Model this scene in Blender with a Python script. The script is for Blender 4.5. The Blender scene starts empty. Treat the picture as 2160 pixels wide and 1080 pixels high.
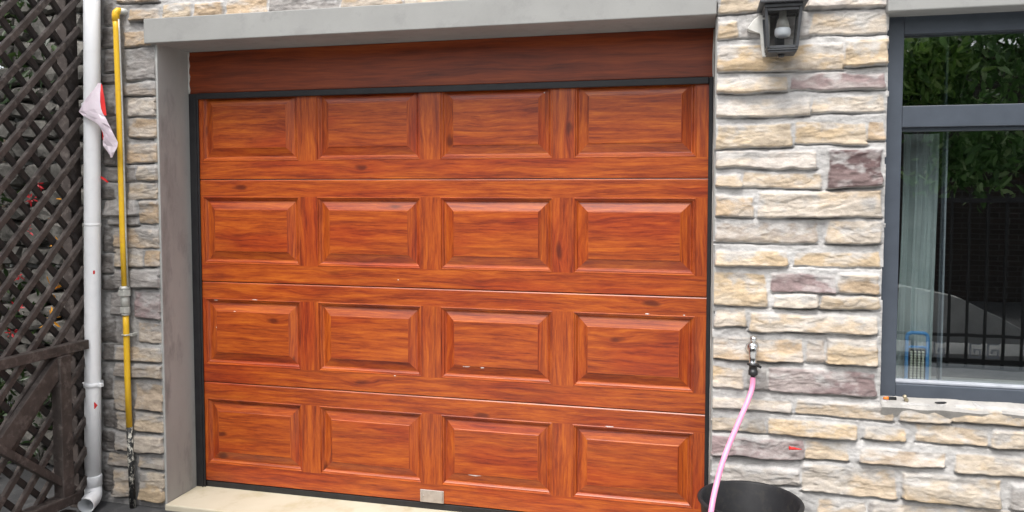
import bpy, bmesh, math, random
import numpy as np
from mathutils import Vector, Matrix
R = math.radians
scn = bpy.context.scene
# ---------------------------------------------------------------- camera
cam_d = bpy.data.cameras.new("camera"); cam = bpy.data.objects.new("camera", cam_d)
scn.collection.objects.link(cam); scn.camera = cam
cam_d.sensor_fit = 'HORIZONTAL'; cam_d.sensor_width = 36.0
cam_d.lens = 1646.6 / 2160.0 * 36.0
cam_d.shift_y = (480 - 540) / 2160.0
cam_d.clip_start = 0.05; cam_d.clip_end = 500
cam.location = (2.5238, -3.5666, 1.5463)
cam.rotation_euler = (R(90) - 0.0503, 0.0, 0.2391)
# ---------------------------------------------------------------- sky and sun (overcast)
SUN_EL, SUN_AZ = R(60), R(190)      # azimuth clockwise from +y: in front of the wall, behind the camera
world = bpy.data.worlds.new("World"); scn.world = world; world.use_nodes = True
wt = world.node_tree; wt.nodes.clear()
sky = wt.nodes.new('ShaderNodeTexSky'); sky.sky_type = 'NISHITA'; sky.sun_disc = False
sky.sun_elevation = SUN_EL; sky.sun_rotation = SUN_AZ; sky.air_density = 1.0; sky.dust_density = 4.0; sky.ozone_density = 1.0
hs = wt.nodes.new('ShaderNodeHueSaturation'); hs.inputs['Saturation'].default_value = 0.25
bg = wt.nodes.new('ShaderNodeBackground'); bg.inputs['Strength'].default_value = 0.15
wo = wt.nodes.new('ShaderNodeOutputWorld')
wt.links.new(sky.outputs[0], hs.inputs['Color']); wt.links.new(hs.outputs[0], bg.inputs[0]); wt.links.new(bg.outputs[0], wo.inputs[0])
sun_d = bpy.data.lights.new("sun", 'SUN'); sun_d.energy = 1.4; sun_d.angle = R(22); sun_d.color = (1.0, 0.97, 0.93)
sun = bpy.data.objects.new("sun", sun_d); scn.collection.objects.link(sun)
SUN_DIR = Vector((math.sin(SUN_AZ) * math.cos(SUN_EL), math.cos(SUN_AZ) * math.cos(SUN_EL), math.sin(SUN_EL)))
sun.rotation_euler = SUN_DIR.to_track_quat('Z', 'Y').to_euler()
sun.location = SUN_DIR * 20
scn.view_settings.view_transform = 'Standard'; scn.view_settings.look = 'None'
scn.view_settings.exposure = 0.95; scn.view_settings.gamma = 1.0
scn.cycles.max_bounces = 8; scn.cycles.transparent_max_bounces = 12

# ---------------------------------------------------------------- object helpers
col = scn.collection
def tag(o, label=None, cat=None, group=None, kind=None):
    if label: o["label"] = label
    if cat: o["category"] = cat
    if group: o["group"] = group
    if kind: o["kind"] = kind
    return o
def empty(name, loc=(0, 0, 0), rz=0, label=None, cat=None, group=None):
    o = bpy.data.objects.new(name, None); col.objects.link(o)
    o.location = loc; o.rotation_euler = (0, 0, rz); o.empty_display_size = .05
    return tag(o, label, cat, group)
class MB:
    """collects boxes, tubes and lathes; build() links them as one mesh object"""
    def __init__(s): s.bm = bmesh.new()
    def box(s, a, b, bev=0, M=None, mat=0, seg=2):
        x0, y0, z0 = a; x1, y1, z1 = b
        t = bmesh.new()
        vs = [t.verts.new(p) for p in ((x0,y0,z0),(x1,y0,z0),(x1,y1,z0),(x0,y1,z0),(x0,y0,z1),(x1,y0,z1),(x1,y1,z1),(x0,y1,z1))]
        for f in ((0,3,2,1),(4,5,6,7),(0,1,5,4),(1,2,6,5),(2,3,7,6),(3,0,4,7)): t.faces.new([vs[i] for i in f])
        if bev: bmesh.ops.bevel(t, geom=t.edges[:], offset=bev, segments=seg, affect='EDGES', profile=.5)
        s._merge(t, M, mat); return s
    def _merge(s, t, M=None, mat=0):
        bmesh.ops.recalc_face_normals(t, faces=t.faces[:])
        mp = {}
        for v in t.verts: mp[v] = s.bm.verts.new((M @ v.co) if M else v.co)
        for f in t.faces:
            try: n = s.bm.faces.new([mp[v] for v in f.verts]); n.material_index = mat; n.smooth = f.smooth
            except ValueError: pass
        t.free()
    def poly(s, pts, mat=0, smooth=False):
        f = s.bm.faces.new([s.bm.verts.new(p) for p in pts]); f.material_index = mat; f.smooth = smooth; return s
    def prism(s, pts, n, mat=0, bev=0):
        """polygon pts extruded along vector n"""
        t = bmesh.new(); n = Vector(n)
        a = [t.verts.new(p) for p in pts]; b = [t.verts.new(Vector(p) + n) for p in pts]
        t.faces.new(a); t.faces.new(b[::-1])
        for i in range(len(pts)): t.faces.new((a[i], a[(i+1) % len(pts)], b[(i+1) % len(pts)], b[i]))
        if bev: bmesh.ops.bevel(t, geom=t.edges[:], offset=bev, segments=2, affect='EDGES', profile=.5)
        s._merge(t, None, mat); return s
    def bar(s, p, q, w, t, up=(1, 0, 0), bev=0, mat=0):
        """rectangular bar from p to q: w wide, t thick along 'up'"""
        p, q = Vector(p), Vector(q); d = (q - p); L = d.length; d.normalize()
        u = Vector(up); u = (u - d * u.dot(d)).normalized(); v = d.cross(u)
        M = Matrix.Translation(p) @ Matrix((d, v, u)).transposed().to_4x4()
        return s.box((0, -w/2, -t/2), (L, w/2, t/2), bev, M, mat)
    def tube(s, pts, r, n=14, caps=True, mat=0, taper=None):
        pts = [Vector(p) for p in pts]; t = bmesh.new(); rings = []
        prev = None
        for i, p in enumerate(pts):
            d = (pts[min(i+1, len(pts)-1)] - pts[max(i-1, 0)]).normalized()
            if prev is None:
                u = Vector((0, 0, 1)) if abs(d.z) < .9 else Vector((1, 0, 0))
            else: u = prev
            u = (u - d * u.dot(d)).normalized(); prev = u; v = d.cross(u)
            rr = r[i] if isinstance(r, (list, tuple)) else r
            rings.append([t.verts.new(p + (u * math.cos(a) + v * math.sin(a)) * rr) for a in [2*math.pi*k/n for k in range(n)]])
        for a, b in zip(rings, rings[1:]):
            for k in range(n):
                f = t.faces.new((a[k], a[(k+1) % n], b[(k+1) % n], b[k])); f.smooth = True
        if caps: t.faces.new(rings[0][::-1]); t.faces.new(rings[-1])
        s._merge(t, None, mat); return s
    def lathe(s, prof, c, n=32, mat=0, M=None, closed=False):
        """prof: list of (radius, z); revolve about z at c"""
        t = bmesh.new(); rings = []
        for r, z in prof:
            rings.append([t.verts.new((c[0] + r*math.cos(2*math.pi*k/n), c[1] + r*math.sin(2*math.pi*k/n), c[2] + z)) for k in range(n)])
        pr = list(zip(rings, rings[1:]))
        if closed: pr.append((rings[-1], rings[0]))
        for a, b in pr:
            for k in range(n):
                f = t.faces.new((a[k], a[(k+1) % n], b[(k+1) % n], b[k])); f.smooth = True
        bmesh.ops.remove_doubles(t, verts=t.verts[:], dist=1e-6)
        s._merge(t, M, mat); return s
    def build(s, name, mats, parent=None, smooth=False):
        me = bpy.data.meshes.new(name); s.bm.to_mesh(me); s.bm.free()
        for m in (mats if isinstance(mats, (list, tuple)) else [mats]): me.materials.append(m)
        if smooth: me.shade_smooth()
        o = bpy.data.objects.new(name, me); col.objects.link(o)
        if parent:
            o.parent = parent
            T = Matrix.Identity(4); p = parent
            while p: T = (Matrix.LocRotScale(p.location, p.rotation_euler, p.scale)) @ T; p = p.parent
            me.transform(T.inverted())       # coordinates are given in world space
        return o
def np_mesh(name, V, F, mats, parent=None, colors=None, matidx=None, smooth=False):
    me = bpy.data.meshes.new(name); V = np.asarray(V, np.float32); F = np.asarray(F, np.int32); k = F.shape[1]
    me.vertices.add(len(V)); me.vertices.foreach_set('co', V.ravel())
    me.loops.add(F.size); me.loops.foreach_set('vertex_index', F.ravel())
    me.polygons.add(len(F)); me.polygons.foreach_set('loop_start', np.arange(0, F.size, k, dtype=np.int32))
    me.polygons.foreach_set('loop_total', np.full(len(F), k, np.int32))
    if smooth: me.polygons.foreach_set('use_smooth', np.ones(len(F), bool))
    if matidx is not None: me.polygons.foreach_set('material_index', np.asarray(matidx, np.int32))
    me.update(calc_edges=True)
    if colors is not None:
        a = me.color_attributes.new('Col', 'FLOAT_COLOR', 'POINT'); c = np.ones((len(V), 4), np.float32); c[:, :3] = colors
        a.data.foreach_set('color', c.ravel())
    for m in mats: me.materials.append(m)
    o = bpy.data.objects.new(name, me); col.objects.link(o)
    if parent: o.parent = parent
    return o

# ---------------------------------------------------------------- material helpers
def mat(name):
    m = bpy.data.materials.new(name); m.use_nodes = True; nt = m.node_tree
    return m, nt, nt.nodes['Principled BSDF']
def N(nt, t, **kw):
    n = nt.nodes.new(t)
    for k, v in kw.items():
        if k in n.inputs: n.inputs[k].default_value = v
        else: setattr(n, k, v)
    return n
def noise(nt, vec, scale, detail=4, rough=.55, dist=0):
    n = N(nt, 'ShaderNodeTexNoise'); n.inputs['Scale'].default_value = scale; n.inputs['Detail'].default_value = detail
    n.inputs['Roughness'].default_value = rough; n.inputs['Distortion'].default_value = dist
    nt.links.new(vec, n.inputs['Vector']); return n.outputs['Fac']
def ramp(nt, fac, stops, interp='LINEAR'):
    r = N(nt, 'ShaderNodeValToRGB'); e = r.color_ramp.elements; r.color_ramp.interpolation = interp
    while len(e) < len(stops): e.new(.5)
    for i, (p, c) in enumerate(stops):
        e[i].position = p; e[i].color = (c, c, c, 1) if isinstance(c, (int, float)) else (*c, 1)
    nt.links.new(fac, r.inputs[0]); return r.outputs[0]
def mapping(nt, vec, scale=(1, 1, 1), loc=(0, 0, 0), rot=(0, 0, 0)):
    m = N(nt, 'ShaderNodeMapping'); m.inputs['Scale'].default_value = scale; m.inputs['Location'].default_value = loc; m.inputs['Rotation'].default_value = rot
    nt.links.new(vec, m.inputs['Vector']); return m.outputs[0]
def mix(nt, fac, a, b, mode='MIX'):
    m = N(nt, 'ShaderNodeMix', data_type='RGBA', blend_type=mode)
    for s, v in ((m.inputs[0], fac), (m.inputs[6], a), (m.inputs[7], b)):
        if isinstance(v, bpy.types.NodeSocket): nt.links.new(v, s)
        elif isinstance(v, (int, float)): s.default_value = v if s == m.inputs[0] else (v, v, v, 1)
        else: s.default_value = (*v, 1)
    return m.outputs[2]
def math_(nt, op, a, b=0, c=None):
    m = N(nt, 'ShaderNodeMath', operation=op)
    for s, v in zip(m.inputs, (a, b, c if c is not None else 0)):
        if isinstance(v, bpy.types.NodeSocket): nt.links.new(v, s)
        else: s.default_value = v
    return m.outputs[0]
def bump(nt, bsdf, h, strength=.3, dist=.002):
    b = N(nt, 'ShaderNodeBump'); b.inputs['Strength'].default_value = strength; b.inputs['Distance'].default_value = dist
    nt.links.new(h, b.inputs['Height']); nt.links.new(b.outputs[0], bsdf.inputs['Normal'])
def objc(nt): return N(nt, 'ShaderNodeTexCoord').outputs['Object']
def mottled(name, c1, c2, scale=8, rough=.8, fine=120, bs=.3, bd=.002, metal=0, c3=None, spots=None, stretch=(1,1,1), coat=0):
    """two tone noise-mottled surface with a fine bump"""
    m, nt, b = mat(name); v = mapping(nt, objc(nt), stretch)
    f = noise(nt, v, scale, 6, .6)
    c = ramp(nt, f, [(.32, c1), (.68, c2)])
    if c3:
        g = noise(nt, v, scale*3.1, 5, .65); c = mix(nt, ramp(nt, g, [(.52, 0), (.68, 1)]), c, c3)
    nt.links.new(c, b.inputs['Base Color'])
    fn = noise(nt, v, fine, 5, .7)
    r = N(nt, 'ShaderNodeMapRange'); r.inputs['To Min'].default_value = max(0, rough-.12); r.inputs['To Max'].default_value = min(1, rough+.12)
    nt.links.new(fn, r.inputs[0]); nt.links.new(r.outputs[0], b.inputs['Roughness'])
    b.inputs['Metallic'].default_value = metal; b.inputs['Coat Weight'].default_value = coat
    bump(nt, b, fn, bs, bd); return m
# ---------------------------------------------------------------- materials
def wood_mat():
    m, nt, b = mat('door_wood'); uv = N(nt, 'ShaderNodeTexCoord').outputs['UV']
    # knots bend the grain around them
    vk = N(nt, 'ShaderNodeTexVoronoi'); vk.inputs['Scale'].default_value = 1.0; vk.inputs['Randomness'].default_value = 1.0
    wob = N(nt, 'ShaderNodeTexNoise'); wob.inputs['Scale'].default_value = 9.0; nt.links.new(uv, wob.inputs['Vector'])
    kv = mix(nt, .05, mapping(nt, uv, (3.1, 8.5, 1)), wob.outputs['Color'])
    kvs = N(nt, 'ShaderNodeVectorMath', operation='ADD'); nt.links.new(mapping(nt, uv, (3.1, 8.5, 1)), kvs.inputs[0])
    sc = N(nt, 'ShaderNodeVectorMath', operation='SCALE'); nt.links.new(wob.outputs['Color'], sc.inputs[0]); sc.inputs['Scale'].default_value = .22
    nt.links.new(sc.outputs[0], kvs.inputs[1]); nt.links.new(kvs.outputs[0], vk.inputs['Vector'])
    kd = vk.outputs['Distance']
    knot = ramp(nt, kd, [(.0, 1), (.07, .9), (.15, .0)])
    halo = ramp(nt, kd, [(.0, 1), (.35, .0)])
    sel = ramp(nt, N_color_x(nt, vk.outputs['Color']), [(.22, 0), (.28, 1)])
    knot = mix(nt, 1, knot, sel, 'MULTIPLY'); halo = mix(nt, 1, halo, sel, 'MULTIPLY')
    warp = noise(nt, mapping(nt, uv, (1.2, 4, 1)), 1.0, 3, .55)
    sep = N(nt, 'ShaderNodeSeparateXYZ'); nt.links.new(uv, sep.inputs[0])
    v2 = math_(nt, 'ADD', sep.outputs['Y'], math_(nt, 'MULTIPLY', math_(nt, 'SUBTRACT', warp, .5), .06))
    v2 = math_(nt, 'ADD', v2, math_(nt, 'MULTIPLY', halo, .018))
    cmb = N(nt, 'ShaderNodeCombineXYZ'); nt.links.new(sep.outputs['X'], cmb.inputs[0]); nt.links.new(v2, cmb.inputs[1])
    g = cmb.outputs[0]
    n1 = noise(nt, mapping(nt, g, (2.4, 34, 1)), 1.0, 7, .69)      # broad bands
    n2 = noise(nt, mapping(nt, g, (9, 120, 1), (3, 1, 0)), 1.0, 5, .75)       # streaks
    n3 = noise(nt, mapping(nt, g, (30, 600, 1)), 1.0, 3, .7)       # pores
    n4 = noise(nt, mapping(nt, uv, (1.3, 4.5, 1), (7, 2, 0)), 1.0, 3, .5)  # red / orange areas
    n5 = noise(nt, mapping(nt, g, (1.1, 36, 1), (11, 5, 0)), 1.0, 5, .66)
    t = math_(nt, 'ADD', math_(nt, 'MULTIPLY', n1, .60), math_(nt, 'MULTIPLY', n2, .40))
    warm = ramp(nt, t, [(.35, (.12, .015, .004)), (.43, (.235, .034, .006)), (.51, (.37, .068, .008)), (.60, (.49, .112, .011)), (.70, (.57, .16, .017))])
    redd = ramp(nt, t, [(.36, (.095, .011, .004)), (.45, (.24, .028, .006)), (.54, (.37, .055, .007)), (.64, (.47, .095, .011))])
    c = mix(nt, ramp(nt, n4, [(.50, 0), (.64, 1)]), warm, redd)
    c = mix(nt, math_(nt, 'MULTIPLY', ramp(nt, n5, [(.54, 0), (.67, 1)]), .5), c, (.12, .013, .005))
    c = mix(nt, math_(nt, 'MULTIPLY', ramp(nt, n3, [(.5, 0), (.75, 1)]), .28), c, (.12, .014, .005))
    c = mix(nt, math_(nt, 'MULTIPLY', knot, .85), c, (.045, .007, .003))
    c = mix(nt, math_(nt, 'MULTIPLY', halo, .22), c, (.22, .02, .006))
    nt.links.new(c, b.inputs['Base Color'])
    nt.links.new(math_(nt, 'ADD', .30, math_(nt, 'MULTIPLY', n2, .18)), b.inputs['Roughness'])
    b.inputs['Coat Weight'].default_value = .18; b.inputs['Coat Roughness'].default_value = .28
    fn = math_(nt, 'ADD', n3, math_(nt, 'MULTIPLY', noise(nt, objc(nt), 260, 2), .5))
    bump(nt, b, fn, .25, .0008); return m
def N_color_x(nt, c):
    s = N(nt, 'ShaderNodeSeparateColor'); nt.links.new(c, s.inputs[0]); return s.outputs[0]
def dark_wood_mat():
    m, nt, b = mat('header_wood'); uv = objc(nt)
    w = noise(nt, mapping(nt, uv, (1.1, 1, 3)), 1, 3); sp = N(nt, 'ShaderNodeSeparateXYZ'); nt.links.new(uv, sp.inputs[0])
    cz = math_(nt, 'ADD', sp.outputs['Z'], math_(nt, 'MULTIPLY', w, .10)); cb = N(nt, 'ShaderNodeCombineXYZ')
    nt.links.new(sp.outputs['X'], cb.inputs[0]); nt.links.new(cz, cb.inputs[1])
    n1 = noise(nt, mapping(nt, cb.outputs[0], (1.2, 18, 1)), 1, 5, .62); n2 = noise(nt, mapping(nt, cb.outputs[0], (5, 110, 1)), 1, 4, .7)
    t = math_(nt, 'ADD', math_(nt, 'MULTIPLY', n1, .65), math_(nt, 'MULTIPLY', n2, .35))
    c = ramp(nt, t, [(.36, (.10, .018, .006)), (.5, (.23, .040, .009)), (.64, (.35, .072, .014))])
    nt.links.new(c, b.inputs['Base Color']); b.inputs['Roughness'].default_value = .42; bump(nt, b, n2, .2, .001); return m
def wall_mat():
    m, nt, b = mat('ledge_stone'); a = N(nt, 'ShaderNodeVertexColor', layer_name='Col').outputs['Color']; v = objc(nt)
    n1 = noise(nt, mapping(nt, v, (1, 1, 1.8)), 26, 6, .7); n2 = noise(nt, v, 150, 5, .75); n3 = noise(nt, mapping(nt, v, (1, 1, 2.5)), 9, 5, .65)
    c = mix(nt, ramp(nt, n1, [(.3, 0), (.7, 1)]), mix(nt, 1, a, (.74, .73, .74), 'MULTIPLY'), mix(nt, 1, a, (1.14, 1.13, 1.12), 'MULTIPLY'))
    c = mix(nt, math_(nt, 'MULTIPLY', ramp(nt, n3, [(.56, 0), (.72, 1)]), .28), c, (.47, .46, .45))
    c = mix(nt, math_(nt, 'MULTIPLY', ramp(nt, n2, [(.55, 0), (.8, 1)]), .35), c, mix(nt, 1, c, (.62, .6, .6), 'MULTIPLY'))
    nt.links.new(c, b.inputs['Base Color']); b.inputs['Roughness'].default_value = .93
    b.inputs['Specular IOR Level'].default_value = .25
    h = math_(nt, 'ADD', n2, math_(nt, 'MULTIPLY', n1, 1.5)); bump(nt, b, h, .6, .0035); return m
M = {}
M['wood'] = wood_mat(); M['header'] = dark_wood_mat(); M['stone'] = wall_mat()
M['cement'] = mottled('cement_trim', (.275, .275, .265), (.315, .315, .303), 4, .85, 200, .35, .0015, c3=(.262, .262, .253))
M['jamb'] = mottled('cement_jamb', (.31, .315, .305), (.41, .415, .40), 3.2, .9, 160, .4, .0018, c3=(.26, .262, .254), stretch=(1, 1, .35))
M['black'] = mottled('black_rubber', (.010, .010, .012), (.018, .018, .02), 20, .5, 300, .2, .0005)
M['caulk'] = mottled('caulk', (.55, .54, .50), (.7, .69, .65), 30, .7, 200, .3, .001)
M['chip'] = mottled('bare_primer', (.62, .50, .48), (.75, .66, .64), 80, .6, 300)
M['alu'] = mottled('brushed_plate', (.42, .37, .33), (.55, .50, .46), 30, .45, 300, .2, .0005, metal=.5)
M['frame'] = mottled('anthracite_frame', (.055, .066, .085), (.065, .078, .10), 15, .42, 500, .25, .0004)
M['sealant'] = mottled('glazing_seal', (.32, .34, .38), (.42, .44, .48), 20, .5, 200)
M['pvc'] = mottled('white_pvc', (.85, .86, .88), (.88, .89, .90), 6, .35, 60, .1, .0005, c3=(.82, .83, .845))
M['yellow'] = mottled('yellow_paint', (.74, .43, .015), (.80, .50, .02), 10, .42, 120, .25, .0006, c3=(.72, .40, .03))
M['galv'] = mottled('galvanised', (.38, .38, .35), (.55, .55, .51), 40, .55, 200, .4, .0008, metal=.35)
M['mortar'] = mottled('pale_mortar', (.30, .29, .275), (.43, .41, .385), 14, .95, 120, .7, .003)
M['lantern'] = mottled('lantern_metal', (.034, .036, .040), (.055, .058, .064), 25, .45, 200, .3, .0008)
M['chrome'] = mottled('chrome', (.62, .62, .62), (.72, .72, .72), 20, .2, 100, .1, .0004, metal=1)
M['plastic'] = mottled('black_plastic', (.013, .013, .014), (.022, .022, .023), 20, .4, 150, .2, .0005)
M['timber_rear'] = mottled('shaded_timber', (.016, .012, .011), (.038, .030, .027), 9, .85, 90, .6, .002)  # shade on the rear slats, put into a darker timber colour
M['hose'] = mottled('pink_hose', (.80, .26, .44), (.86, .34, .52), 12, .35, 80, .1, .0005)
M['bucket'] = mottled('bucket_rubber', (.014, .014, .016), (.024, .024, .026), 9, .5, 90, .4, .001, c3=(.028, .027, .026))
M['timber'] = mottled('weathered_timber', (.032, .024, .021), (.078, .061, .054), 9, .8, 90, .6, .002, c3=(.12, .10, .09), stretch=(1, 1, 1))
M['paper'] = mottled('pale_paper', (.72, .60, .68), (.80, .72, .78), 12, .8, 120)
M['redpaper'] = mottled('red_paper', (.62, .012, .014), (.72, .025, .02), 20, .6, 120)
M['slab'] = mottled('worn_slab', (.46, .41, .30), (.56, .51, .40), 1.6, .85, 140, .35, .0015, c3=(.44, .385, .26))
M['asphalt'] = mottled('dark_yard', (.040, .040, .042), (.075, .075, .078), 3, .7, 180, .6, .003, c3=(.10, .10, .10))
M['curtain'] = mottled('curtain_cloth', (.50, .56, .555), (.62, .67, .665), 9, .9, 400, .3, .0006)
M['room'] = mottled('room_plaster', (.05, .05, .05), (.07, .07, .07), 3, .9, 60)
M['lampblue'] = mottled('blue_plastic', (.10, .36, .78), (.14, .42, .84), 20, .35, 60, .1, .0004)
M['led'] = mottled('led_domes', (.62, .62, .50), (.75, .75, .62), 60, .25, 60)
M['orange'] = mottled('orange_plastic', (.80, .19, .02), (.86, .24, .03), 40, .4, 60)
M['brass'] = mottled('tarnished_metal', (.35, .30, .20), (.52, .46, .34), 60, .4, 90, metal=.7)
M['iron'] = mottled('black_iron', (.012, .012, .013), (.02, .02, .021), 20, .5, 90)
M['ramp'] = mottled('pale_concrete', (.36, .36, .35), (.50, .50, .48), 3, .85, 90, .4, .002)
M['bark'] = mottled('bark', (.06, .045, .03), (.11, .085, .06), 12, .9, 60, .8, .006, stretch=(1, 1, .3))
def glass_mat(name, ior, tint=(1, 1, 1), rough=0.0):
    m = bpy.data.materials.new(name); m.use_nodes = True; nt = m.node_tree; nt.nodes.clear()
    tr = N(nt, 'ShaderNodeBsdfTransparent'); tr.inputs[0].default_value = (*tint, 1); gl = N(nt, 'ShaderNodeBsdfGlossy'); gl.inputs['Roughness'].default_value = rough
    lw = N(nt, 'ShaderNodeLayerWeight'); lw.inputs[0].default_value = .5          # same reflectance from either side of the sheet
    fr = math_(nt, 'ADD', ior, math_(nt, 'MULTIPLY', math_(nt, 'POWER', lw.outputs['Facing'], 5), 1 - ior)); mx = N(nt, 'ShaderNodeMixShader'); o = N(nt, 'ShaderNodeOutputMaterial')
    bp = N(nt, 'ShaderNodeBump'); bp.inputs['Strength'].default_value = .12; bp.inputs['Distance'].default_value = .002
    nt.links.new(noise(nt, objc(nt), 3.5, 2), bp.inputs['Height']); nt.links.new(bp.outputs[0], gl.inputs['Normal']); nt.links.new(fr, mx.inputs[0]); nt.links.new(tr.outputs[0], mx.inputs[1]); nt.links.new(gl.outputs[0], mx.inputs[2]); nt.links.new(mx.outputs[0], o.inputs[0])
    return m
M['glass'] = glass_mat('coated_glass', .235, (.86, .90, .90)); M['lglass'] = glass_mat('lantern_glass', .16, (.88, .88, .88), .12)
def leaf_mat(name, c1, c2, c3=None):
    m, nt, b = mat(name); g = N(nt, 'ShaderNodeNewGeometry'); c = ramp(nt, g.outputs['Random Per Island'], [(0, c1), (.7, c2), (1, c3 or c2)])
    nt.links.new(c, b.inputs['Base Color']); b.inputs['Roughness'].default_value = .38
    tl = N(nt, 'ShaderNodeBsdfTranslucent'); nt.links.new(c, tl.inputs[0]); mx = N(nt, 'ShaderNodeMixShader'); mx.inputs[0].default_value = .4
    nt.links.new(b.outputs[0], mx.inputs[1]); nt.links.new(tl.outputs[0], mx.inputs[2]); nt.links.new(mx.outputs[0], nt.nodes['Material Output'].inputs[0]); return m
M['leaf'] = leaf_mat('broad_leaf', (.045, .11, .025), (.13, .27, .07), (.38, .52, .24))
M['sunlit'] = leaf_mat('sunlit_leaf', (.09, .20, .035), (.20, .36, .07), (.36, .50, .17))  # leaf copy with sunlight put into a brighter green
M['shrubleaf'] = leaf_mat('shrub_leaf', (.012, .028, .008), (.03, .06, .015), (.05, .085, .022))
M['petal'] = leaf_mat('red_petal', (.5, .02, .03), (.6, .04, .05)); M['petaly'] = leaf_mat('orange_petal', (.7, .30, .02), (.8, .38, .03))
def brick_mat():
    m, nt, b = mat('dark_brick'); v = mapping(nt, objc(nt), (1, 1, 1), (0, 0, 0), (R(90), 0, 0))
    br = N(nt, 'ShaderNodeTexBrick'); nt.links.new(v, br.inputs['Vector']); br.inputs['Scale'].default_value = 1
    br.inputs['Brick Width'].default_value = .24; br.inputs['Row Height'].default_value = .075; br.inputs['Mortar Size'].default_value = .008
    br.inputs['Color1'].default_value = (.035, .026, .022, 1); br.inputs['Color2'].default_value = (.055, .038, .032, 1); br.inputs['Mortar'].default_value = (.09, .085, .08, 1)
    nt.links.new(br.outputs['Color'], b.inputs['Base Color']); b.inputs['Roughness'].default_value = .9; bump(nt, b, br.outputs['Fac'], -.4, .004); return m
M['brick'] = brick_mat()

M['bucket'].node_tree.nodes['Principled BSDF'].inputs['Specular IOR Level'].default_value = .22
# ---------------------------------------------------------------- ground
g = MB(); g.poly([(-60, -60, -.06), (60, -60, -.06), (60, 60, -.06), (-60, 60, -.06)]); tag(g.build('ground', M['asphalt']), kind='structure')
g = MB(); g.box((-.30, -4.3, -.20), (7.5, -.80, -.052), .004); tag(g.build('bounce_slab', M['ramp']), kind='structure')  # pale slab added out of view to bounce light up the wall
g = MB(); g.box((-.068, -.262, -.14), (2.566, .12, -.032), .006); tag(g.build('threshold_slab', M['slab']), kind='structure')

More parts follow.
